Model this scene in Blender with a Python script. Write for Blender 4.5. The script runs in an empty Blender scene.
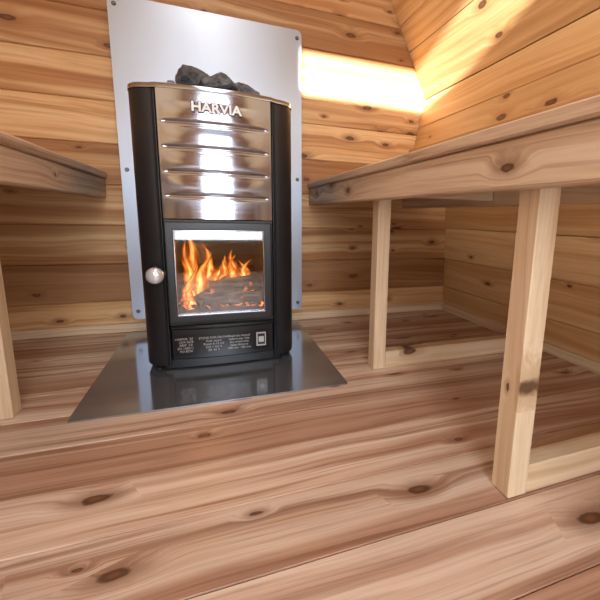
import bpy, bmesh, math, random
import numpy as np
from mathutils import Vector, Matrix, noise as mnoise
random.seed(11)
S=bpy.context.scene
COL=S.collection
try:
    S.view_settings.view_transform='Standard'
except Exception: pass

def lin(r,g,b):
    f=lambda c:(c/255/12.92) if c/255<=.04045 else ((c/255+.055)/1.055)**2.4
    return (f(r),f(g),f(b),1)

# ------------------------------------------------------------------ node helpers
class NT:
    def __init__(s,name):
        s.m=bpy.data.materials.new(name); s.m.use_nodes=True
        s.t=s.m.node_tree; s.t.nodes.clear(); s.out=s.n('ShaderNodeOutputMaterial')
    def n(s,typ,**k):
        x=s.t.nodes.new(typ)
        for a,b in k.items(): setattr(x,a,b)
        return x
    def l(s,a,b): s.t.links.new(a,b)
    def math(s,op,a,b=None,c=None,clamp=False):
        x=s.n('ShaderNodeMath',operation=op); x.use_clamp=clamp
        for i,v in enumerate((a,b,c)):
            if v is None: continue
            if isinstance(v,(int,float)): x.inputs[i].default_value=v
            else: s.l(v,x.inputs[i])
        return x.outputs[0]
    def vmul(s,v,vec):
        x=s.n('ShaderNodeVectorMath',operation='MULTIPLY'); s.l(v,x.inputs[0]); x.inputs[1].default_value=vec; return x.outputs[0]
    def mix(s,f,a,b,mode='MIX'):
        x=s.n('ShaderNodeMix',data_type='RGBA',blend_type=mode)
        for i,v in ((0,f),(6,a),(7,b)):
            if isinstance(v,(int,float)): x.inputs[i].default_value=v
            elif isinstance(v,tuple): x.inputs[i].default_value=v
            else: s.l(v,x.inputs[i])
        return x.outputs[2]
    def noise(s,v,scale=1,detail=3,rough=.5,dist=0):
        x=s.n('ShaderNodeTexNoise'); s.l(v,x.inputs['Vector'])
        x.inputs['Scale'].default_value=scale; x.inputs['Detail'].default_value=detail
        x.inputs['Roughness'].default_value=rough; x.inputs['Distortion'].default_value=dist
        return x.outputs[0]
    def rng(s,v,a,b,c=0,d=1,smooth=False):
        x=s.n('ShaderNodeMapRange'); s.l(v,x.inputs[0])
        if smooth: x.interpolation_type='SMOOTHSTEP'
        for i,q in enumerate((a,b,c,d)): x.inputs[i+1].default_value=q
        return x.outputs[0]
    def comb(s,x,y,z):
        c=s.n('ShaderNodeCombineXYZ')
        for i,v in enumerate((x,y,z)): s.l(v,c.inputs[i])
        return c.outputs[0]
    def bsdf(s,col=None,rough=.5,metal=0,spec=None,bump=None,bs=.2,bd=.002,coat=0):
        b=s.n('ShaderNodeBsdfPrincipled'); s.l(b.outputs[0],s.out.inputs[0])
        def st(k,v):
            if v is None: return
            if isinstance(v,(int,float,tuple)): b.inputs[k].default_value=v
            else: s.l(v,b.inputs[k])
        st('Base Color',col); st('Roughness',rough); st('Metallic',metal); st('Specular IOR Level',spec); st('Coat Weight',coat)
        if bump is not None:
            x=s.n('ShaderNodeBump'); x.inputs['Strength'].default_value=bs; x.inputs['Distance'].default_value=bd
            s.l(bump,x.inputs['Height']); s.l(x.outputs[0],b.inputs['Normal'])
        return b

def wood(name,light,mid,dark,knotc=(84,52,34),knots=.3,rough=.45,contrast=1.0,var=.25,grain=60,heart=(170,116,84),hs=.5,hv=.3):
    t=NT(name)
    a=t.n('ShaderNodeAttribute',attribute_name='gc').outputs['Vector']
    rid=t.n('ShaderNodeAttribute',attribute_name='rid').outputs['Fac']
    sp=t.n('ShaderNodeSeparateXYZ'); t.l(a,sp.inputs[0])
    u,v,w=sp.outputs
    wob=t.noise(t.vmul(a,(1.6,3,3)),1,2)
    vo=t.n('ShaderNodeTexVoronoi',voronoi_dimensions='2D'); t.l(t.vmul(a,(5.2,11.5,0)),vo.inputs['Vector']); vo.inputs['Scale'].default_value=1
    d=vo.outputs['Distance']
    csep=t.n('ShaderNodeSeparateColor'); t.l(vo.outputs['Color'],csep.inputs[0])
    has=t.math('LESS_THAN',csep.outputs[0],knots)
    size=t.rng(t.math('POWER',csep.outputs[1],1.6),0,1,.32,1.1)
    irr=t.math('MULTIPLY',t.math('SUBTRACT',t.noise(t.vmul(a,(40,70,30)),1,3),.5),.10)
    dn=t.math('DIVIDE',t.math('ADD',d,irr),size)
    bul=t.math('MULTIPLY',t.rng(dn,0,.5,1,0,True),has)
    vv=t.math('ADD',t.math('ADD',v,t.math('MULTIPLY',wob,.06)),t.math('MULTIPLY',bul,.022))
    def gr(us,gs,det=3,ro=.55,di=0): return t.noise(t.comb(t.math('MULTIPLY',u,us),t.math('MULTIPLY',vv,gs),t.math('MULTIPLY',w,gs)),1,det,ro,di)
    g0=gr(.45,14,2)
    g1=gr(.9,grain,4,.6)
    g2=gr(3.0,grain*4,3,.6)
    g3=gr(9,grain*1.6,2,.5)
    col=t.mix(t.rng(g1,.36,.62,0,1,True),lin(*light),lin(*mid))
    hz=t.math('MULTIPLY',t.rng(t.math('ADD',g0,t.math('MULTIPLY',t.math('SUBTRACT',rid,.5),-hv)),.47,.60,0,1,True),hs)
    col=t.mix(hz,col,lin(*heart))
    col=t.mix(t.math('MULTIPLY',t.rng(g1,.53,.68,0,1,True),.75*contrast),col,lin(*dark))
    col=t.mix(t.math('MULTIPLY',t.rng(g2,.5,.72,0,1),.55*contrast),col,lin(*dark))
    col=t.mix(t.math('MULTIPLY',t.rng(g3,.58,.75,0,1),.25*contrast),col,lin(*dark))
    br=t.rng(rid,0,1,1-var,1+var*.35)
    vm=t.n('ShaderNodeVectorMath',operation='SCALE'); t.l(col,vm.inputs[0]); t.l(br,vm.inputs[3]); col=vm.outputs[0]
    halo=t.math('MULTIPLY',t.rng(dn,.09,.36,.65,0,True),has)
    col=t.mix(halo,col,lin(*dark))
    ring=t.math('MULTIPLY',t.rng(dn,.08,.125,1,0,True),has)
    col=t.mix(t.math('MULTIPLY',ring,.9),col,lin(*knotc))
    inner=t.math('MULTIPLY',t.rng(dn,.02,.065,1,0,True),has)
    col=t.mix(t.math('MULTIPLY',inner,.5),col,lin(140,94,64))
    t.bsdf(col,t.rng(g2,.3,.7,rough-.06,rough+.1),0,.4,bump=g2,bs=.25,bd=.001)
    return t.m

M={}
M['floor']=wood('cedar_floor',(226,204,186),(206,174,150),(132,94,72),knots=.42,rough=.36,var=.10,grain=48,contrast=.95,heart=(170,124,98),hs=.72,hv=.10)
M['wall']=wood('cedar_wall',(228,192,144),(210,162,110),(148,98,58),knots=.5,rough=.5,var=.30,grain=38,contrast=.8,heart=(178,120,72),hs=.75)
M['hull']=wood('cedar_hull_lit',(238,206,156),(228,186,132),(184,134,86),knots=.22,rough=.5,var=.14,grain=38,contrast=.55,heart=(210,160,106),hs=.5)  # cedar tones lightened, so the glow on the hull sits in the colour
M['bench']=wood('bench_wood',(222,200,174),(204,174,146),(146,112,86),knots=.40,rough=.5,var=.1,grain=54,contrast=.8,heart=(184,148,120),hs=.5)
M['post']=wood('post_wood',(232,212,182),(220,194,160),(184,150,114),knots=.10,rough=.5,var=.08,grain=70,contrast=.55,heart=(212,178,140),hs=.4)

def metal(name,c,rough,scratch=.1,st=(1,60,60),bs=.03,met=1):
    t=NT(name); tc=t.n('ShaderNodeTexCoord').outputs['Object']
    n=t.noise(t.vmul(tc,st),4,3)
    n2=t.noise(tc,5,3)
    r=t.math('ADD',t.rng(n,.3,.7,rough-.03,rough+.03),t.rng(n2,.3,.7,-scratch/2,scratch/2))
    t.bsdf(lin(*c),r,met,bump=n,bs=bs,bd=.001); return t.m
M['steel']=metal('polished_steel',(178,188,206),.13,.04,(1,1,90),bs=.02)
M['sheet']=metal('stainless_sheet',(176,188,204),.36,.08,(60,1,1))
M['plate']=metal('floor_plate_steel',(176,184,196),.13,.06,(2,1,1),bs=.008,met=.84)
M['chrome']=metal('chrome',(222,230,240),.22,.02,met=.55)
def flat(name,c,rough=.5,metal=0,spec=.5,bumpsc=60):
    t=NT(name); tc=t.n('ShaderNodeTexCoord').outputs['Object']
    n=t.noise(tc,bumpsc,3)
    cc=t.mix(t.math('MULTIPLY',n,.15),lin(*c),lin(*[max(0,x*.7) for x in c]))
    t.bsdf(cc,rough,metal,spec,bump=n,bs=.05,bd=.001); return t.m
M['black']=flat('black_enamel',(28,32,38),.34,0,.5,300)
M['iron']=flat('cast_iron',(21,24,28),.40,0,.5,120)
M['soot']=flat('firebox_soot',(20,16,14),.9)
M['screw']=flat('screw_metal',(120,120,120),.3,1)
M['ink']=flat('badge_ink',(240,240,243),.4)
M['inkd']=flat('badge_dark',(50,46,46),.4)
M['labelw']=flat('label_print',(190,192,195),.5)
M['labelb']=flat('label_film',(14,15,17),.3)
def stone():
    t=NT('sauna_stone'); tc=t.n('ShaderNodeTexCoord').outputs['Object']
    n=t.noise(tc,40,6,.7); n2=t.noise(tc,14,3)
    c=t.mix(t.rng(n,.35,.65),lin(52,54,58),lin(140,144,150)); c=t.mix(t.rng(n2,.4,.6,0,.5),c,lin(80,76,74))
    t.bsdf(c,.85,0,.3,bump=n,bs=1,bd=.012); return t.m
M['stone']=stone()
def logm():
    t=NT('charred_log'); tc=t.n('ShaderNodeTexCoord').outputs['Object']
    n=t.noise(t.vmul(tc,(18,70,70)),1,5,.6); n2=t.noise(tc,34,3)
    c=t.mix(t.rng(n,.38,.62),lin(34,28,26),lin(128,118,110))
    b=t.bsdf(c,.9,0,.2,bump=n,bs=1,bd=.006)
    e=t.rng(n2,.62,.74,0,1,True)
    b.inputs['Emission Color'].default_value=(1,.2,.03,1); t.l(t.math('MULTIPLY',e,1.0),b.inputs['Emission Strength']); return t.m
M['log']=logm()
def ember():
    t=NT('embers'); tc=t.n('ShaderNodeTexCoord').outputs['Object']
    n=t.noise(tc,60,4)
    b=t.bsdf(lin(30,20,16),.9,bump=n,bs=1,bd=.01)
    b.inputs['Emission Color'].default_value=(1,.22,.03,1); t.l(t.rng(n,.45,.7,0,4,True),b.inputs['Emission Strength']); return t.m
M['ember']=ember()
def flame():
    t=NT('flame'); a=t.n('ShaderNodeAttribute',attribute_name='fl').outputs['Vector']
    sp=t.n('ShaderNodeSeparateXYZ'); t.l(a,sp.inputs[0]); v,h,r=sp.outputs
    n=t.noise(t.vmul(a,(1.2,2.4,9)),1.5,4,.55,.9)
    e=t.math('SUBTRACT',1,t.math('ABSOLUTE',v))
    e=t.math('ADD',e,t.math('MULTIPLY',t.math('SUBTRACT',n,.5),1.5))
    e=t.math('SUBTRACT',e,t.math('MULTIPLY',t.math('POWER',h,2),.35))
    al=t.rng(e,.12,.5,0,.92,True)
    core=t.rng(e,.3,1.0,0,1)
    cr=t.n('ShaderNodeValToRGB'); t.l(core,cr.inputs[0])
    cr.color_ramp.elements[0].color=(.75,.09,.01,1); cr.color_ramp.elements[1].color=(1,.68,.2,1)
    q=cr.color_ramp.elements.new(.45); q.color=(1,.24,.02,1)
    em=t.n('ShaderNodeEmission'); t.l(cr.outputs[0],em.inputs[0]); t.l(t.rng(core,0,1,.7,2.4),em.inputs[1])
    tr=t.n('ShaderNodeBsdfTransparent'); mx=t.n('ShaderNodeMixShader'); t.l(al,mx.inputs[0]); t.l(tr.outputs[0],mx.inputs[1]); t.l(em.outputs[0],mx.inputs[2]); t.l(mx.outputs[0],t.out.inputs[0]); return t.m
M['flame']=flame()
def glass(name,refl,tint):
    t=NT(name); tr=t.n('ShaderNodeBsdfTransparent'); tr.inputs[0].default_value=tint
    gl=t.n('ShaderNodeBsdfGlossy'); gl.inputs['Roughness'].default_value=.03
    tc=t.n('ShaderNodeTexCoord').outputs['Object']; n=t.noise(tc,6,2)
    mx=t.n('ShaderNodeMixShader'); t.l(t.rng(n,.3,.7,refl*.8,refl*1.2),mx.inputs[0]); t.l(tr.outputs[0],mx.inputs[1]); t.l(gl.outputs[0],mx.inputs[2]); t.l(mx.outputs[0],t.out.inputs[0]); return t.m
M['glass']=glass('stove_glass',.10,(.9,.88,.86,1))
M['winglass']=glass('window_glass',.06,(.97,.98,.98,1))

# ------------------------------------------------------------------ mesh helpers
def mkobj(name,bm,mats,parent=None,smooth=False,bevel=0,seg=1,ang=40):
    me=bpy.data.meshes.new(name); bm.normal_update(); bm.to_mesh(me); bm.free()
    for m in (mats if isinstance(mats,(list,tuple)) else [mats]): me.materials.append(m)
    o=bpy.data.objects.new(name,me); COL.objects.link(o)
    if smooth:
        for p in me.polygons: p.use_smooth=True
    if bevel:
        b=o.modifiers.new('bev','BEVEL'); b.width=bevel; b.segments=seg; b.limit_method='ANGLE'; b.angle_limit=math.radians(ang)
        if seg>1:
            for p in me.polygons: p.use_smooth=True
            o.modifiers.new('wn','WEIGHTED_NORMAL')
    if parent: o.parent=parent
    return o
def empty(name):
    e=bpy.data.objects.new(name,None); e.empty_display_size=.05; COL.objects.link(e); return e
def boxbm(bm,a,b,mi=0):
    x0,y0,z0=a;x1,y1,z1=b
    vs=[bm.verts.new(p) for p in [(x0,y0,z0),(x1,y0,z0),(x1,y1,z0),(x0,y1,z0),(x0,y0,z1),(x1,y0,z1),(x1,y1,z1),(x0,y1,z1)]]
    fs=[(0,3,2,1),(4,5,6,7),(0,1,5,4),(1,2,6,5),(2,3,7,6),(3,0,4,7)]
    for f in fs:
        q=bm.faces.new([vs[i] for i in f]); q.material_index=mi
    return vs
def box(name,a,b,mat,parent=None,bevel=.001,seg=1):
    bm=bmesh.new(); boxbm(bm,a,b); return mkobj(name,bm,mat,parent,bevel=bevel,seg=seg)
class Wood:
    def __init__(s): s.bm=bmesh.new(); s.g=s.bm.verts.layers.float_vector.new('gc'); s.r=s.bm.verts.layers.float.new('rid')
    def board(s,o,U,V,W,rid=None,off=None):
        o,U,V,W=map(Vector,(o,U,V,W))
        rid=random.random() if rid is None else rid
        off=off or Vector((random.uniform(0,50),random.uniform(0,50),random.uniform(0,50)))
        vs=[]
        for k in (0,1):
            for j in (0,1):
                for i in (0,1):
                    vt=s.bm.verts.new(o+U*i+V*j+W*k)
                    vt[s.g]=off+Vector((U.length*i,V.length*j,W.length*k)); vt[s.r]=rid; vs.append(vt)
        fs=[(0,2,3,1),(4,5,7,6),(0,1,5,4),(1,3,7,5),(3,2,6,7),(2,0,4,6)]
        flip=U.cross(V).dot(W)<0
        for f in fs:
            q=[vs[i] for i in f]
            s.bm.faces.new(q[::-1] if flip else q)
    def done(s,name,mat,parent=None,bevel=.0015): return mkobj(name,s.bm,mat,parent,bevel=bevel,seg=1)
def tube(bm,pts,radii,seg=16,cap=True,mi=0):
    rings=[];n=len(pts)
    for i,p in enumerate(pts):
        p=Vector(p); a=Vector(pts[max(0,i-1)]);b=Vector(pts[min(n-1,i+1)]); T=(b-a).normalized()
        X=T.orthogonal().normalized() if i==0 else (X-T*X.dot(T)).normalized(); Y=T.cross(X)
        rings.append([bm.verts.new(p+radii[i]*(X*math.cos(2*math.pi*k/seg)+Y*math.sin(2*math.pi*k/seg))) for k in range(seg)])
    for a,b in zip(rings,rings[1:]):
        for k in range(seg):
            q=bm.faces.new([a[k],a[(k+1)%seg],b[(k+1)%seg],b[k]]); q.smooth=True; q.material_index=mi
    if cap: bm.faces.new(rings[0][::-1]); bm.faces.new(rings[-1])
def extrude_plan(bm,pts,z0,z1,mi=0):
    b=[bm.verts.new((x,y,z0)) for x,y in pts]; t=[bm.verts.new((x,y,z1)) for x,y in pts]
    n=len(pts)
    for i in range(n):
        q=bm.faces.new([b[i],b[(i+1)%n],t[(i+1)%n],t[i]]); q.material_index=mi
    bm.faces.new(b[::-1]); bm.faces.new(t)

# ------------------------------------------------------------------ room
CX=.105; YF=-2.35
w=Wood(); pitch=.1225
seam0=-1.10
RF=[.75,.3,.9,.55,.15,.85,.45,.95,.25,.7,.4,.8]
k0=int((0.05-seam0)/pitch)+1
for k in range(-11,k0+1):
    ya=seam0+(k-1)*pitch; yb=ya+pitch-.0012
    if ya<YF-.05: continue
    w.board((-1.06,ya,-.03),(2.33,0,0),(0,yb-ya,0),(0,0,.03),RF[k%12])
w.board((-1.06,YF-.05,-.045),(2.33,0,0),(0,-YF+.12,0),(0,0,.014),0)
w.done('floor',M['floor'],bevel=.0014)
w=Wood()
for k in range(0,14):
    z0=max(-.02+k*.13,-.03); z1=-.02+k*.13+.1292
    w.board((-1.06,0,z0),(2.33,0,0),(0,0,z1-z0),(0,.03,0))
w.board((-1.06,.031,-.03),(2.33,0,0),(0,0,1.78),(0,.012,0),0)
w.done('wall_back',M['wall'],bevel=.003)
prof=[(.989,-.02),(.975,.24),(.962,.515)]
prof2=[(.776,.66),(.806,.79),(.831,.904),(.745,1.07),(.654,1.241)]
prof3=[(.54,1.38),(.40,1.50),(.22,1.585),(0,1.62)]
def hull(w,P,side,nmax=None):
    for (x0,z0),(x1,z1) in zip(P,P[1:]):
        L=math.hypot(x1-x0,z1-z0); n=max(1,round(L/.125)) if nmax is None else nmax
        A0=Vector((CX+side*x0,YF-.02,z0)); B0=Vector((CX+side*x1,YF-.02,z1)); DD=B0-A0
        N=Vector((DD.z,0,-DD.x)).normalized()
        if N.x*side<0 or (abs(N.x)<1e-4 and N.z<0): N=-N
        for i in range(n):
            w.board(A0+DD*(i/n),(0,-YF+.02,0),DD*(1/n-.006),N*.028)
        w.board(A0+N*.027-DD.normalized()*.012,(0,-YF+.02,0),DD+DD.normalized()*.024,N*.012,0)
for nm,side in (('wall_right',1),('wall_left',-1)):
    w=Wood(); hull(w,prof+[(.961,.66)]+prof2,side); w.done(nm,M['hull'],bevel=.0026)
w=Wood()
for side in (1,-1): hull(w,[prof2[-1]]+prof3,side)
w.done('ceiling',M['hull'],bevel=.0026)
w=Wood()
DX0,DX1,DZ0,DZ1=-.28,.50,.12,1.20
TX0,TX1,TZ0,TZ1=-.19,.56,1.352,1.495
def wallpiece(x0,x1,z0,z1):
    n=max(1,round((z1-z0)/.13))
    for i in range(n):
        a=z0+(z1-z0)*i/n; b=z0+(z1-z0)*(i+1)/n-.0001
        w.board((x0,YF-.03,a),(x1-x0,0,0),(0,0,b-a),(0,.03,0))
wallpiece(-1.06,DX0,-.03,DZ1); wallpiece(DX1,1.27,-.03,DZ1); wallpiece(DX0,DX1,-.03,DZ0)
wallpiece(-1.06,1.27,DZ1,TZ0); wallpiece(-1.06,TX0,TZ0,TZ1); wallpiece(TX1,1.27,TZ0,TZ1); wallpiece(-1.06,1.27,TZ1,1.72)
w.done('wall_front',M['wall'])
win=empty('window_1')
box('pane',(TX0,YF-.020,TZ0),(TX1,YF-.016,TZ1),M['winglass'],win,bevel=0)
door=empty('door_1')
w=Wood(); yy=YF-.028; th=.024
w.board((DX0,yy,DZ0),(0,0,DZ1-DZ0),(.05,0,0),(0,th,0)); w.board((DX1-.05,yy,DZ0),(0,0,DZ1-DZ0),(.05,0,0),(0,th,0))
w.board((DX0+.05,yy,DZ0),(DX1-DX0-.1,0,0),(0,0,.09),(0,th,0)); w.board((DX0+.05,yy,DZ1-.05),(DX1-DX0-.1,0,0),(0,0,.05),(0,th,0))
w.done('frame',M['post'],door)
box('pane',(DX0+.05,yy+.008,DZ0+.09),(DX1-.05,yy+.014,DZ1-.05),M['winglass'],door,bevel=0)
bm=bmesh.new(); tube(bm,[(DX0+.025,yy+th,.60),(DX0+.025,yy+th+.04,.60),(DX0+.025,yy+th+.04,.74),(DX0+.025,yy+th,.74)],[.008]*4,10); mkobj('handle',bm,M['iron'],door)
# unseen board screen, added outside to keep low sun off the glazed door
w=Wood()
for i in range(34):
    w.board((-2.6+i*.14,-5.02,-.03),(0,0,1.915),(.139,0,0),(0,.02,0))
w.done('sun_blocker',M['bench'])
w=Wood(); w.board((-.883,-.014,.0005),(1.975,0,0),(0,0,.03),(0,.0135,0),.8); w.done('baseboard_back',M['post'])
w=Wood(); w.board((1.075,YF+.02,.0005),(0,-YF-.04,0),(0,0,.03),(.0135,0,0),.8); w.done('baseboard_right',M['post'])

# ------------------------------------------------------------------ benches
def bench(side):
    e=empty('sauna_bench')
    front=.33 if side>0 else .335
    X=lambda o:CX+side*o
    BZ0,BZ1,TZ=.458,.520,.540
    y0,y1=-1.95,-.003
    w=Wood()
    back=.785; n=4; pw=(back-front)/n
    for i in range(n):
        a=front+i*pw; b=a+pw-.006
        w.board((X(a),y0,BZ1),(0,y1-y0,0),(side*(b-a),0,0),(0,0,TZ-BZ1),.5+.1*i)
    w.done('seat_slats',M['bench'],e,bevel=.003)
    w=Wood()
    w.board((X(front+.006),y0,BZ0),(0,y1-y0,0),(0,0,BZ1-BZ0-.0005),(side*.036,0,0),.8)
    w.done('front_rail',M['bench'],e,bevel=.003)
    w=Wood(); w.board((X(.745),y0,BZ0),(0,y1-y0,0),(0,0,BZ1-BZ0-.0005),(side*.034,0,0),.8); w.done('back_rail',M['post'],e,bevel=.002)
    ys=[-1.098,-.578] if side>0 else [-.590,-1.25]
    px=.380 if side>0 else .412
    i=0
    for yq in ys+[-1.80]:
        i+=1
        w=Wood(); w.board((X(px),yq,.0005),(0,0,BZ1-.002),(0,.038,0),(side*.036,0,0),.8); w.done('leg_%d'%i,M['post'],e,bevel=.0015)
        w=Wood(); w.board((X(px+.037),yq+.001,.0005),(side*(.925-px-.037),0,0),(0,0,.048),(0,.034,0),.7); w.done('stretcher_%d'%i,M['post'],e)
        w=Wood(); w.board((X(px+.037),yq+.001,.472),(side*(.740-px-.037),0,0),(0,0,.046),(0,.034,0),.6); w.done('bearer_%d'%i,M['post'],e)
        w=Wood(); w.board((X(.926),yq,.0005),(0,0,.50),(0,.038,0),(side*.032,0,0),.6); w.done('wall_leg_%d'%i,M['post'],e)
    return e
bench(1); bench(-1)

# ------------------------------------------------------------------ heat shield on wall
hs=empty('heat_shield')
def rrect(x0,x1,z0,z1,r,n=6):
    P=[]
    for cx,cz,a0 in ((x1-r,z0+r,-90),(x1-r,z1-r,0),(x0+r,z1-r,90),(x0+r,z0+r,180)):
        for i in range(n+1):
            a=math.radians(a0+90*i/n); P.append((cx+r*math.cos(a),cz+r*math.sin(a)))
    return P
bm=bmesh.new(); P=rrect(-.186,.408,.048,1.061,.018)
f=[bm.verts.new((x,-.024,z)) for x,z in P]; b=[bm.verts.new((x,-.021,z)) for x,z in P]
bm.faces.new(f); bm.faces.new(b[::-1])
for i in range(len(P)):
    j=(i+1)%len(P); bm.faces.new([f[j],f[i],b[i],b[j]])
bmesh.ops.recalc_face_normals(bm,faces=bm.faces)
mkobj('sheet',bm,M['sheet'],hs)
bm=bmesh.new()
for x in (-.168,.392):
    for z in (.075,.55,1.035):
        tube(bm,[(x,-.024,z),(x,-.028,z)],[.007,.005],12)
        tube(bm,[(x,-.021,z),(x,-.001,z)],[.006,.006],10)
mkobj('screws_and_spacers',bm,M['screw'],hs)

# ------------------------------------------------------------------ hearth plate
bm=bmesh.new(); P=rrect(-.203,.388,-.645,-.03,.006,3)
b=[bm.verts.new((x,y,.0006)) for x,y in P]; t=[bm.verts.new((x,y,.0035)) for x,y in P]
bm.faces.new(t); bm.faces.new(b[::-1])
for i in range(len(P)):
    j=(i+1)%len(P); bm.faces.new([b[i],b[j],t[j],t[i]])
mkobj('hearth_plate',bm,M['plate'],None)

# ------------------------------------------------------------------ stove
st=empty('wood_burning_stove')
SX=.103; HW=.195; YB=-.10
def column(side):
    P=[]
    xi=.132; yf=-.440; r=.055
    P.append((xi,YB)); P.append((xi,yf+.006)); P.append((xi+.004,yf))
    cxx=HW-r; cyy=yf+.008+r
    for i in range(13):
        a=math.radians(-90+90*i/12); P.append((cxx+r*math.cos(a),cyy+r*math.sin(a)))
    P.append((HW,YB+.02)); P.append((HW-.02,YB))
    P=[(SX+side*x,y) for x,y in P]
    if side<0: P=P[::-1]
    bm=bmesh.new(); extrude_plan(bm,P,.018,.700)
    bmesh.ops.recalc_face_normals(bm,faces=bm.faces)
    return mkobj('side_panel_%d'%(1 if side<0 else 2),bm,M['black'],st,smooth=True,bevel=.003,seg=2,ang=50)
column(-1); column(1)
def arcY(x,base=-.440,bulge=.016,hw=.132):
    t=(x-SX)/hw; return base-bulge*(1-t*t)
bm=bmesh.new(); nx,nz=56,190; zb_,zt_=.402,.700
V=[]
lz=[.628,.571,.514,.457]
for j in range(nz+1):
    z=zb_+(zt_-zb_)*j/nz; row=[]
    for i in range(nx+1):
        x=SX-.131+.262*i/nx
        y=arcY(x)
        xx=abs(x-SX)/.122
        if xx<1:
            e=(1-xx*xx)**.5
            for q in lz:
                dz=z-q
                ww=.0022+.0018*e
                y+=min(1,e*2.2)*.0040*math.exp(-(dz/ww)**2)
                if 0<dz<.046: y-=e*.0016*(math.sin(math.pi*dz/.046))
        row.append(bm.verts.new((x,y,z)))
    V.append(row)
for j in range(nz):
    for i in range(nx):
        f=bm.faces.new([V[j][i],V[j][i+1],V[j+1][i+1],V[j+1][i]]); f.smooth=True
o=mkobj('steel_front',bm,M['steel'],st)
def bodyslab(name,z0,z1,inset,mat,hw=.131,yb=YB-.0,bevel=.002,bul=.016):
    P=[(SX+hw,yb)]
    P+=[(SX+hw-2*hw*i/24, arcY(SX+hw-2*hw*i/24,bulge=bul,hw=hw)+inset) for i in range(25)]
    P+=[(SX-hw,yb)]
    bm=bmesh.new(); extrude_plan(bm,P,z0,z1); bmesh.ops.recalc_face_normals(bm,faces=bm.faces)
    return mkobj(name,bm,mat,st,bevel=bevel)
def outline(off=0,n=24):
    P=[]
    hw=HW+off; r=.055
    for i in range(n+1):
        x=SX-.135+.27*i/n; P.append((x,arcY(x,hw=.135)-off))
    for i in range(1,13):
        a=math.radians(-90+90*i/12); P.append((SX+hw-r+r*math.cos(a),-.440+.008+r-off+r*math.sin(a)))
    P.append((SX+hw,YB)); P.append((SX-hw,YB))
    for i in range(0,12):
        a=math.radians(180+90*i/12); P.append((SX-hw+r+r*math.cos(a),-.440+.008+r-off+r*math.sin(a)))
    return P
bm=bmesh.new(); A=outline(.001); B=outline(-.012)
n=len(A); lv=[]
for P,z in ((A,.700),(A,.710),(B,.715),(B,.66)):
    lv.append([bm.verts.new((x,y,z)) for x,y in P])
for a,b in zip(lv,lv[1:]):
    for i in range(n):
        j=(i+1)%n; f=bm.faces.new([a[i],a[j],b[j],b[i]]); f.smooth=True
mkobj('top_rim',bm,M['steel'],st)
bm=bmesh.new(); P=outline(-.013); extrude_plan(bm,P,.655,.665); bmesh.ops.recalc_face_normals(bm,faces=bm.faces); mkobj('stone_tray',bm,M['iron'],st)
box('jacket_back',(SX-.131,YB-.012,.03),(SX+.131,YB-.002,.655),M['black'],st)
fx0,fx1,fz0,fz1=-.012,.214,.150,.392; fy=-.425; fyb=-.16
bm=bmesh.new()
boxbm(bm,(fx0-.008,fy,fz0-.008),(fx1+.008,fyb,fz0)); boxbm(bm,(fx0-.008,fy,fz1),(fx1+.008,fyb,fz1+.008))
boxbm(bm,(fx0-.008,fy,fz0),(fx0,fyb,fz1)); boxbm(bm,(fx1,fy,fz0),(fx1+.008,fyb,fz1)); boxbm(bm,(fx0-.008,fyb,fz0-.008),(fx1+.008,fyb+.008,fz1+.008))
mkobj('firebox',bm,M['soot'],st)
def frame(name,x0,x1,z0,z1,t,y0,y1,mat,bevel=.002,tb=None,seg=2):
    tb=tb or t
    bm=bmesh.new()
    def ring(xa,xb,za,zb,y): return [bm.verts.new(p) for p in ((xa,y,za),(xb,y,za),(xb,y,zb),(xa,y,zb))]
    o0=ring(x0,x1,z0,z1,y0);i0=ring(x0+t,x1-t,z0+tb,z1-t,y0);o1=ring(x0,x1,z0,z1,y1);i1=ring(x0+t,x1-t,z0+tb,z1-t,y1)
    for a,b in ((o0,i0),(i0,i1),(i1,o1),(o1,o0)):
        for k in range(4):
            j=(k+1)%4; bm.faces.new([a[k],a[j],b[j],b[k]])
    bmesh.ops.recalc_face_normals(bm,faces=bm.faces)
    return mkobj(name,bm,mat,st,bevel=bevel,seg=seg)
frame('door_surround',SX-.131,SX+.131,.128,.400,.020,-.440,-.420,M['iron'],.001)
frame('door_frame',-.028,.230,.137,.395,.022,-.458,-.441,M['black'],.004,seg=3)
frame('glass_trim',-.008,.210,.157,.375,.0028,-.4595,-.452,M['steel'],.001)
box('door_glass',(-.005,-.452,.160),(.207,-.448,.372),M['glass'],st,bevel=0)
bodyslab('ash_drawer',.034,.118,.006,M['black'],bevel=.003,bul=.012)
bodyslab('drawer_lip',.119,.128,-.006,M['iron'],bevel=.003,bul=.014)
bodyslab('plinth',.006,.033,.020,M['iron'],hw=.150,bevel=.002,bul=.008)
bm=bmesh.new()
for sx in (-.17,.17):
    for yy_ in (-.38,-.14): tube(bm,[(SX+sx,yy_,.0038),(SX+sx,yy_,.02)],[.014,.014],16)
mkobj('feet',bm,M['iron'],st)
kx,kz=-.049,.268
bm=bmesh.new(); tube(bm,[(kx,-.440,kz),(kx,-.475,kz)],[.006,.006],16)
pts=[];rad=[]
for i in range(13):
    a=math.pi*i/12; pts.append((kx,-.490+.014*math.cos(a),kz)); rad.append(max(.0015,.020*math.sin(a)**.6))
tube(bm,pts,rad,24); mkobj('door_knob',bm,M['chrome'],st)
bm=bmesh.new(); tube(bm,[(kx,-.438,kz),(kx,-.445,kz)],[.012,.010],20); tube(bm,[(-.052,-.446,kz-.02),(-.052,-.446,kz+.02)],[.005,.005],10)
mkobj('knob_base',bm,M['iron'],st)
box('latch_bar',(-.054,-.452,kz-.006),(-.02,-.444,kz+.006),M['iron'],st)
bm=bmesh.new()
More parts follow.
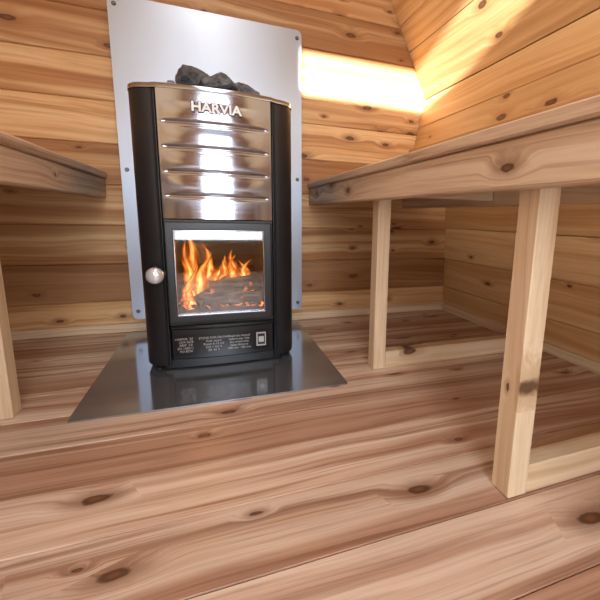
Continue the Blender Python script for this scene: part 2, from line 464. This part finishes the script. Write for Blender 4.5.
for i in range(16):
    x0=-.022+.242*i/16;x1=-.022+.242*(i+1)/16
    y0=arcY(x0,bulge=.012)+.0048;y1=arcY(x1,bulge=.012)+.0048
    v=[bm.verts.new(p) for p in ((x0,y0,.046),(x1,y1,.046),(x1,y1,.102),(x0,y0,.102))]; bm.faces.new(v)
mkobj('rating_label',bm,M['labelb'],st)
def text(name,s,x,y,z,size,mat,ext=.0004,al='CENTER',rz=0,sx=1,bold=0):
    c=bpy.data.curves.new(name,'FONT'); c.body=s; c.size=size; c.extrude=ext; c.align_x=al; c.align_y='CENTER'; c.offset=bold
    o=bpy.data.objects.new(name,c); COL.objects.link(o); o.rotation_euler=(math.pi/2,0,rz); o.location=(x,y,z); o.scale=(sx,1,1); c.materials.append(mat); o.parent=st; return o
text('badge_text_outline','HARVIA',.104,-.4588,.6625,.0300,M['inkd'],.0012,sx=1.08,bold=.0024)  # dark outline of the badge, backing the silver letters
text('badge_text','HARVIA',.104,-.4608,.6625,.0300,M['ink'],.0006,sx=1.08,bold=.0009)
ly=lambda x:arcY(x,bulge=.012)+.0035
for i,(x,s) in enumerate([(.012,'HARVIA  SAUNA\n1234 5678 90\n0809  CE 08\nEN 15821:2010\nPO BOX 12'),(.075,'STOVE FOR SAUNA\nFuel: wood\nRoom 6-13 m3\nCO < 0.6 %\nEff. 66 %'),(.140,'Read the manual\nbefore use. Use\ndry wood only\nkeep distance\n500 mm  100 mm')]):
    text('label_text_%d'%(i+1),s,x,ly(x),.074,.0085,M['labelw'],.0001)
box('label_mark_1',(.186,ly(.2)-.001,.055),(.212,ly(.2)-.0005,.094),M['labelw'],st,bevel=0)
box('label_mark_2',(.189,ly(.2)-.0016,.059),(.209,ly(.2)-.0011,.090),M['labelb'],st,bevel=0)
box('label_mark_3',(.192,ly(.2)-.0022,.066),(.206,ly(.2)-.0017,.082),M['labelw'],st,bevel=0)
bm=bmesh.new(); nx=22; ny=16; G=[]
for j in range(ny+1):
    G.append([bm.verts.new((fx0+.002+(fx1-fx0-.004)*i/nx, fy+.01+(fyb-fy-.012)*j/ny, fz0+.006+.022*mnoise.noise(Vector((i*.55,j*.55,3)))+.012)) for i in range(nx+1)])
for j in range(ny):
    for i in range(nx): bm.faces.new([G[j][i],G[j][i+1],G[j+1][i+1],G[j+1][i]])
mkobj('ember_bed',bm,M['ember'],st)
def log(bm,a,b,r,seed):
    a,b=Vector(a),Vector(b); T=(b-a).normalized(); X=T.orthogonal().normalized(); Y=T.cross(X); R=[]
    for i in range(21):
        p=a+(b-a)*i/20; ring=[]
        for k in range(18):
            an=2*math.pi*k/18; rr=r*(1+.16*math.cos(3*an+seed))*(1+.2*mnoise.noise(Vector((i*.3,math.cos(an)*2+seed,math.sin(an)*2)))+.05*math.cos(9*an+seed))
            ring.append(bm.verts.new(p+rr*(X*math.cos(an)+Y*math.sin(an))))
        R.append(ring)
    for p,q in zip(R,R[1:]):
        for k in range(18): bm.faces.new([p[k],p[(k+1)%18],q[(k+1)%18],q[k]])
    bm.faces.new(R[0][::-1]); bm.faces.new(R[-1])
bm=bmesh.new()
log(bm,(.045,-.392,.186),(.205,-.400,.184),.021,1)
log(bm,(.07,-.385,.212),(.205,-.37,.226),.021,2.4)
log(bm,(.00,-.30,.19),(.12,-.25,.20),.02,4)
log(bm,(.035,-.405,.178),(.12,-.34,.224),.015,5)
log(bm,(.10,-.30,.22),(.205,-.26,.225),.018,.6)
mkobj('logs',bm,M['log'],st)
bm=bmesh.new(); FL=bm.verts.layers.float_vector.new('fl')
def flame_(x,y,z,h,wd,lean,ph,rot):
    N=18;K=8;rows=[]
    for j in range(N+1):
        t=j/N; ww=wd*(math.sin(math.pi*min(1,(t*.85+.15)))**.7)*(1-t*.55)
        cxp=x+lean*t**1.4+.012*math.sin(t*6+ph)*t
        row=[]
        for k in range(K+1):
            v=-1+2*k/K
            X_=cxp+ww*v*math.cos(rot); Y_=y+ww*v*math.sin(rot)+.006*math.sin(v*2+t*5+ph)
            X_=min(max(X_,fx0+.002),fx1-.002)
            q=bm.verts.new((X_,Y_,z+h*t)); q[FL]=Vector((v,t,ph)); row.append(q)
        rows.append(row)
    for j in range(N):
        for k in range(K):
            f=bm.faces.new([rows[j][k],rows[j][k+1],rows[j+1][k+1],rows[j+1][k]]); f.smooth=True
for a in [(.022,-.345,.17,.175,.038,-.008,0.3,.1),(.045,-.355,.17,.14,.042,.022,1.7,-.2),(.080,-.33,.18,.12,.044,.030,3.1,.2),(.026,-.29,.18,.20,.034,-.010,4.4,0),
          (.095,-.345,.19,.10,.036,.026,5.2,.1),(.125,-.32,.20,.10,.036,.02,6.6,-.1),(.160,-.32,.20,.085,.036,.02,7.3,.1),(.012,-.385,.160,.12,.028,.020,8.8,0),
          (.075,-.29,.19,.14,.036,-.02,9.9,.3),(.175,-.30,.20,.08,.032,-.01,11,.1),(.13,-.27,.20,.11,.034,.015,12.2,0),(.02,-.405,.160,.07,.024,.01,13.5,.2)]:
    flame_(*a)
mkobj('flames',bm,M['flame'],st)

# sauna stones
bm=bmesh.new()
def rock(c,r,seed,sc=None):
    rs=random.Random(seed); sc=Vector(sc) if sc else Vector((rs.uniform(.95,1.35),rs.uniform(.8,1.1),rs.uniform(.65,.9)))
    pl=[(Vector((rs.gauss(0,1),rs.gauss(0,1),rs.gauss(0,1))).normalized(),rs.uniform(.50,.80)) for _ in range(11)]
    g=bmesh.ops.create_icosphere(bm,subdivisions=4,radius=1)
    for v in g['verts']:
        p=v.co.copy()
        for nrm,dd in pl:
            q=p.dot(nrm)
            if q>dd: p-=nrm*(q-dd)
        p*=1+.10*mnoise.noise(p*2.3+Vector((seed,0,0)))+.05*mnoise.noise(p*7+Vector((seed,3,0)))
        v.co=Vector(c)+Vector((p.x*sc.x,p.y*sc.y,p.z*sc.z))*r
for i,(x,y,z,r) in enumerate([(-.02,-.36,.70,.035),(.05,-.37,.70,.036),(.12,-.37,.70,.036),(.20,-.36,.70,.036),(-.02,-.28,.70,.036),(.06,-.29,.71,.038),(.14,-.29,.71,.038),(.22,-.28,.70,.036),
     (-.02,-.20,.70,.036),(.06,-.2,.71,.038),(.14,-.2,.71,.038),(.22,-.2,.70,.036)]):
    rock((x,y,z),r,i+1)
rock((.045,-.335,.760),.044,41,(1.1,.9,.85)); rock((.115,-.345,.750),.043,42,(1.3,.9,.75)); rock((.180,-.33,.740),.038,43,(1.3,.9,.8))
rock((.07,-.25,.772),.042,44); rock((.14,-.25,.765),.040,45,(1.3,.9,.8)); rock((.0,-.27,.74),.034,46)
mkobj('sauna_stones',bm,M['stone'],None)

# ------------------------------------------------------------------ lights
def area(name,loc,rot,sx,sy,p,c):
    l=bpy.data.lights.new(name,'AREA'); l.shape='RECTANGLE'; l.size=sx; l.size_y=sy; l.energy=p; l.color=c
    o=bpy.data.objects.new(name,l); COL.objects.link(o); o.location=loc; o.rotation_euler=rot; return o
area('door_daylight',(.11,YF+.012,.70),(math.radians(90),0,0),.66,.94,18,(.88,.94,1))
area('ceiling_fill',(.105,-1.25,1.58),(0,0,0),.3,1.4,5.5,(1,.96,.9))  # added fill light under the ceiling, without any real fixture
s=bpy.data.lights.new('sun','SUN'); s.energy=45; s.angle=math.radians(.9); s.color=(1,.95,.85)
so=bpy.data.objects.new('sun',s); COL.objects.link(so)
D=Vector((.60,2.35,-.49)).normalized(); so.rotation_euler=(-D).to_track_quat('Z','Y').to_euler(); so.location=(-.5,-4,2.5)
fl=bpy.data.lights.new('fire_glow','POINT'); fl.energy=.9; fl.color=(1,.42,.12); fl.shadow_soft_size=.03
fo=bpy.data.objects.new('fire_glow',fl); COL.objects.link(fo); fo.location=(.05,-.37,.31); fo.parent=st
W=bpy.data.worlds.new('World'); S.world=W; W.use_nodes=True
bg=W.node_tree.nodes['Background']; bg.inputs[0].default_value=(.72,.84,1,1); bg.inputs[1].default_value=1.5

# ------------------------------------------------------------------ camera
yaw,pit,rol=.3669,.1799,.0253
F=np.array([np.sin(yaw)*np.cos(pit),np.cos(yaw)*np.cos(pit),-np.sin(pit)])
R=np.array([np.cos(yaw),-np.sin(yaw),0]);U=np.cross(R,F)
R2=np.cos(rol)*R+np.sin(rol)*U; U2=-np.sin(rol)*R+np.cos(rol)*U
cam=bpy.data.cameras.new('camera'); cam.sensor_width=36; cam.lens=379.46/600*36
cam.shift_x=-57/600; cam.shift_y=-14/600; cam.clip_start=.02
co=bpy.data.objects.new('camera',cam); COL.objects.link(co)
m=Matrix(((R2[0],U2[0],-F[0],.0805),(R2[1],U2[1],-F[1],-1.4894),(R2[2],U2[2],-F[2],.4169),(0,0,0,1)))
co.matrix_world=m
S.camera=co
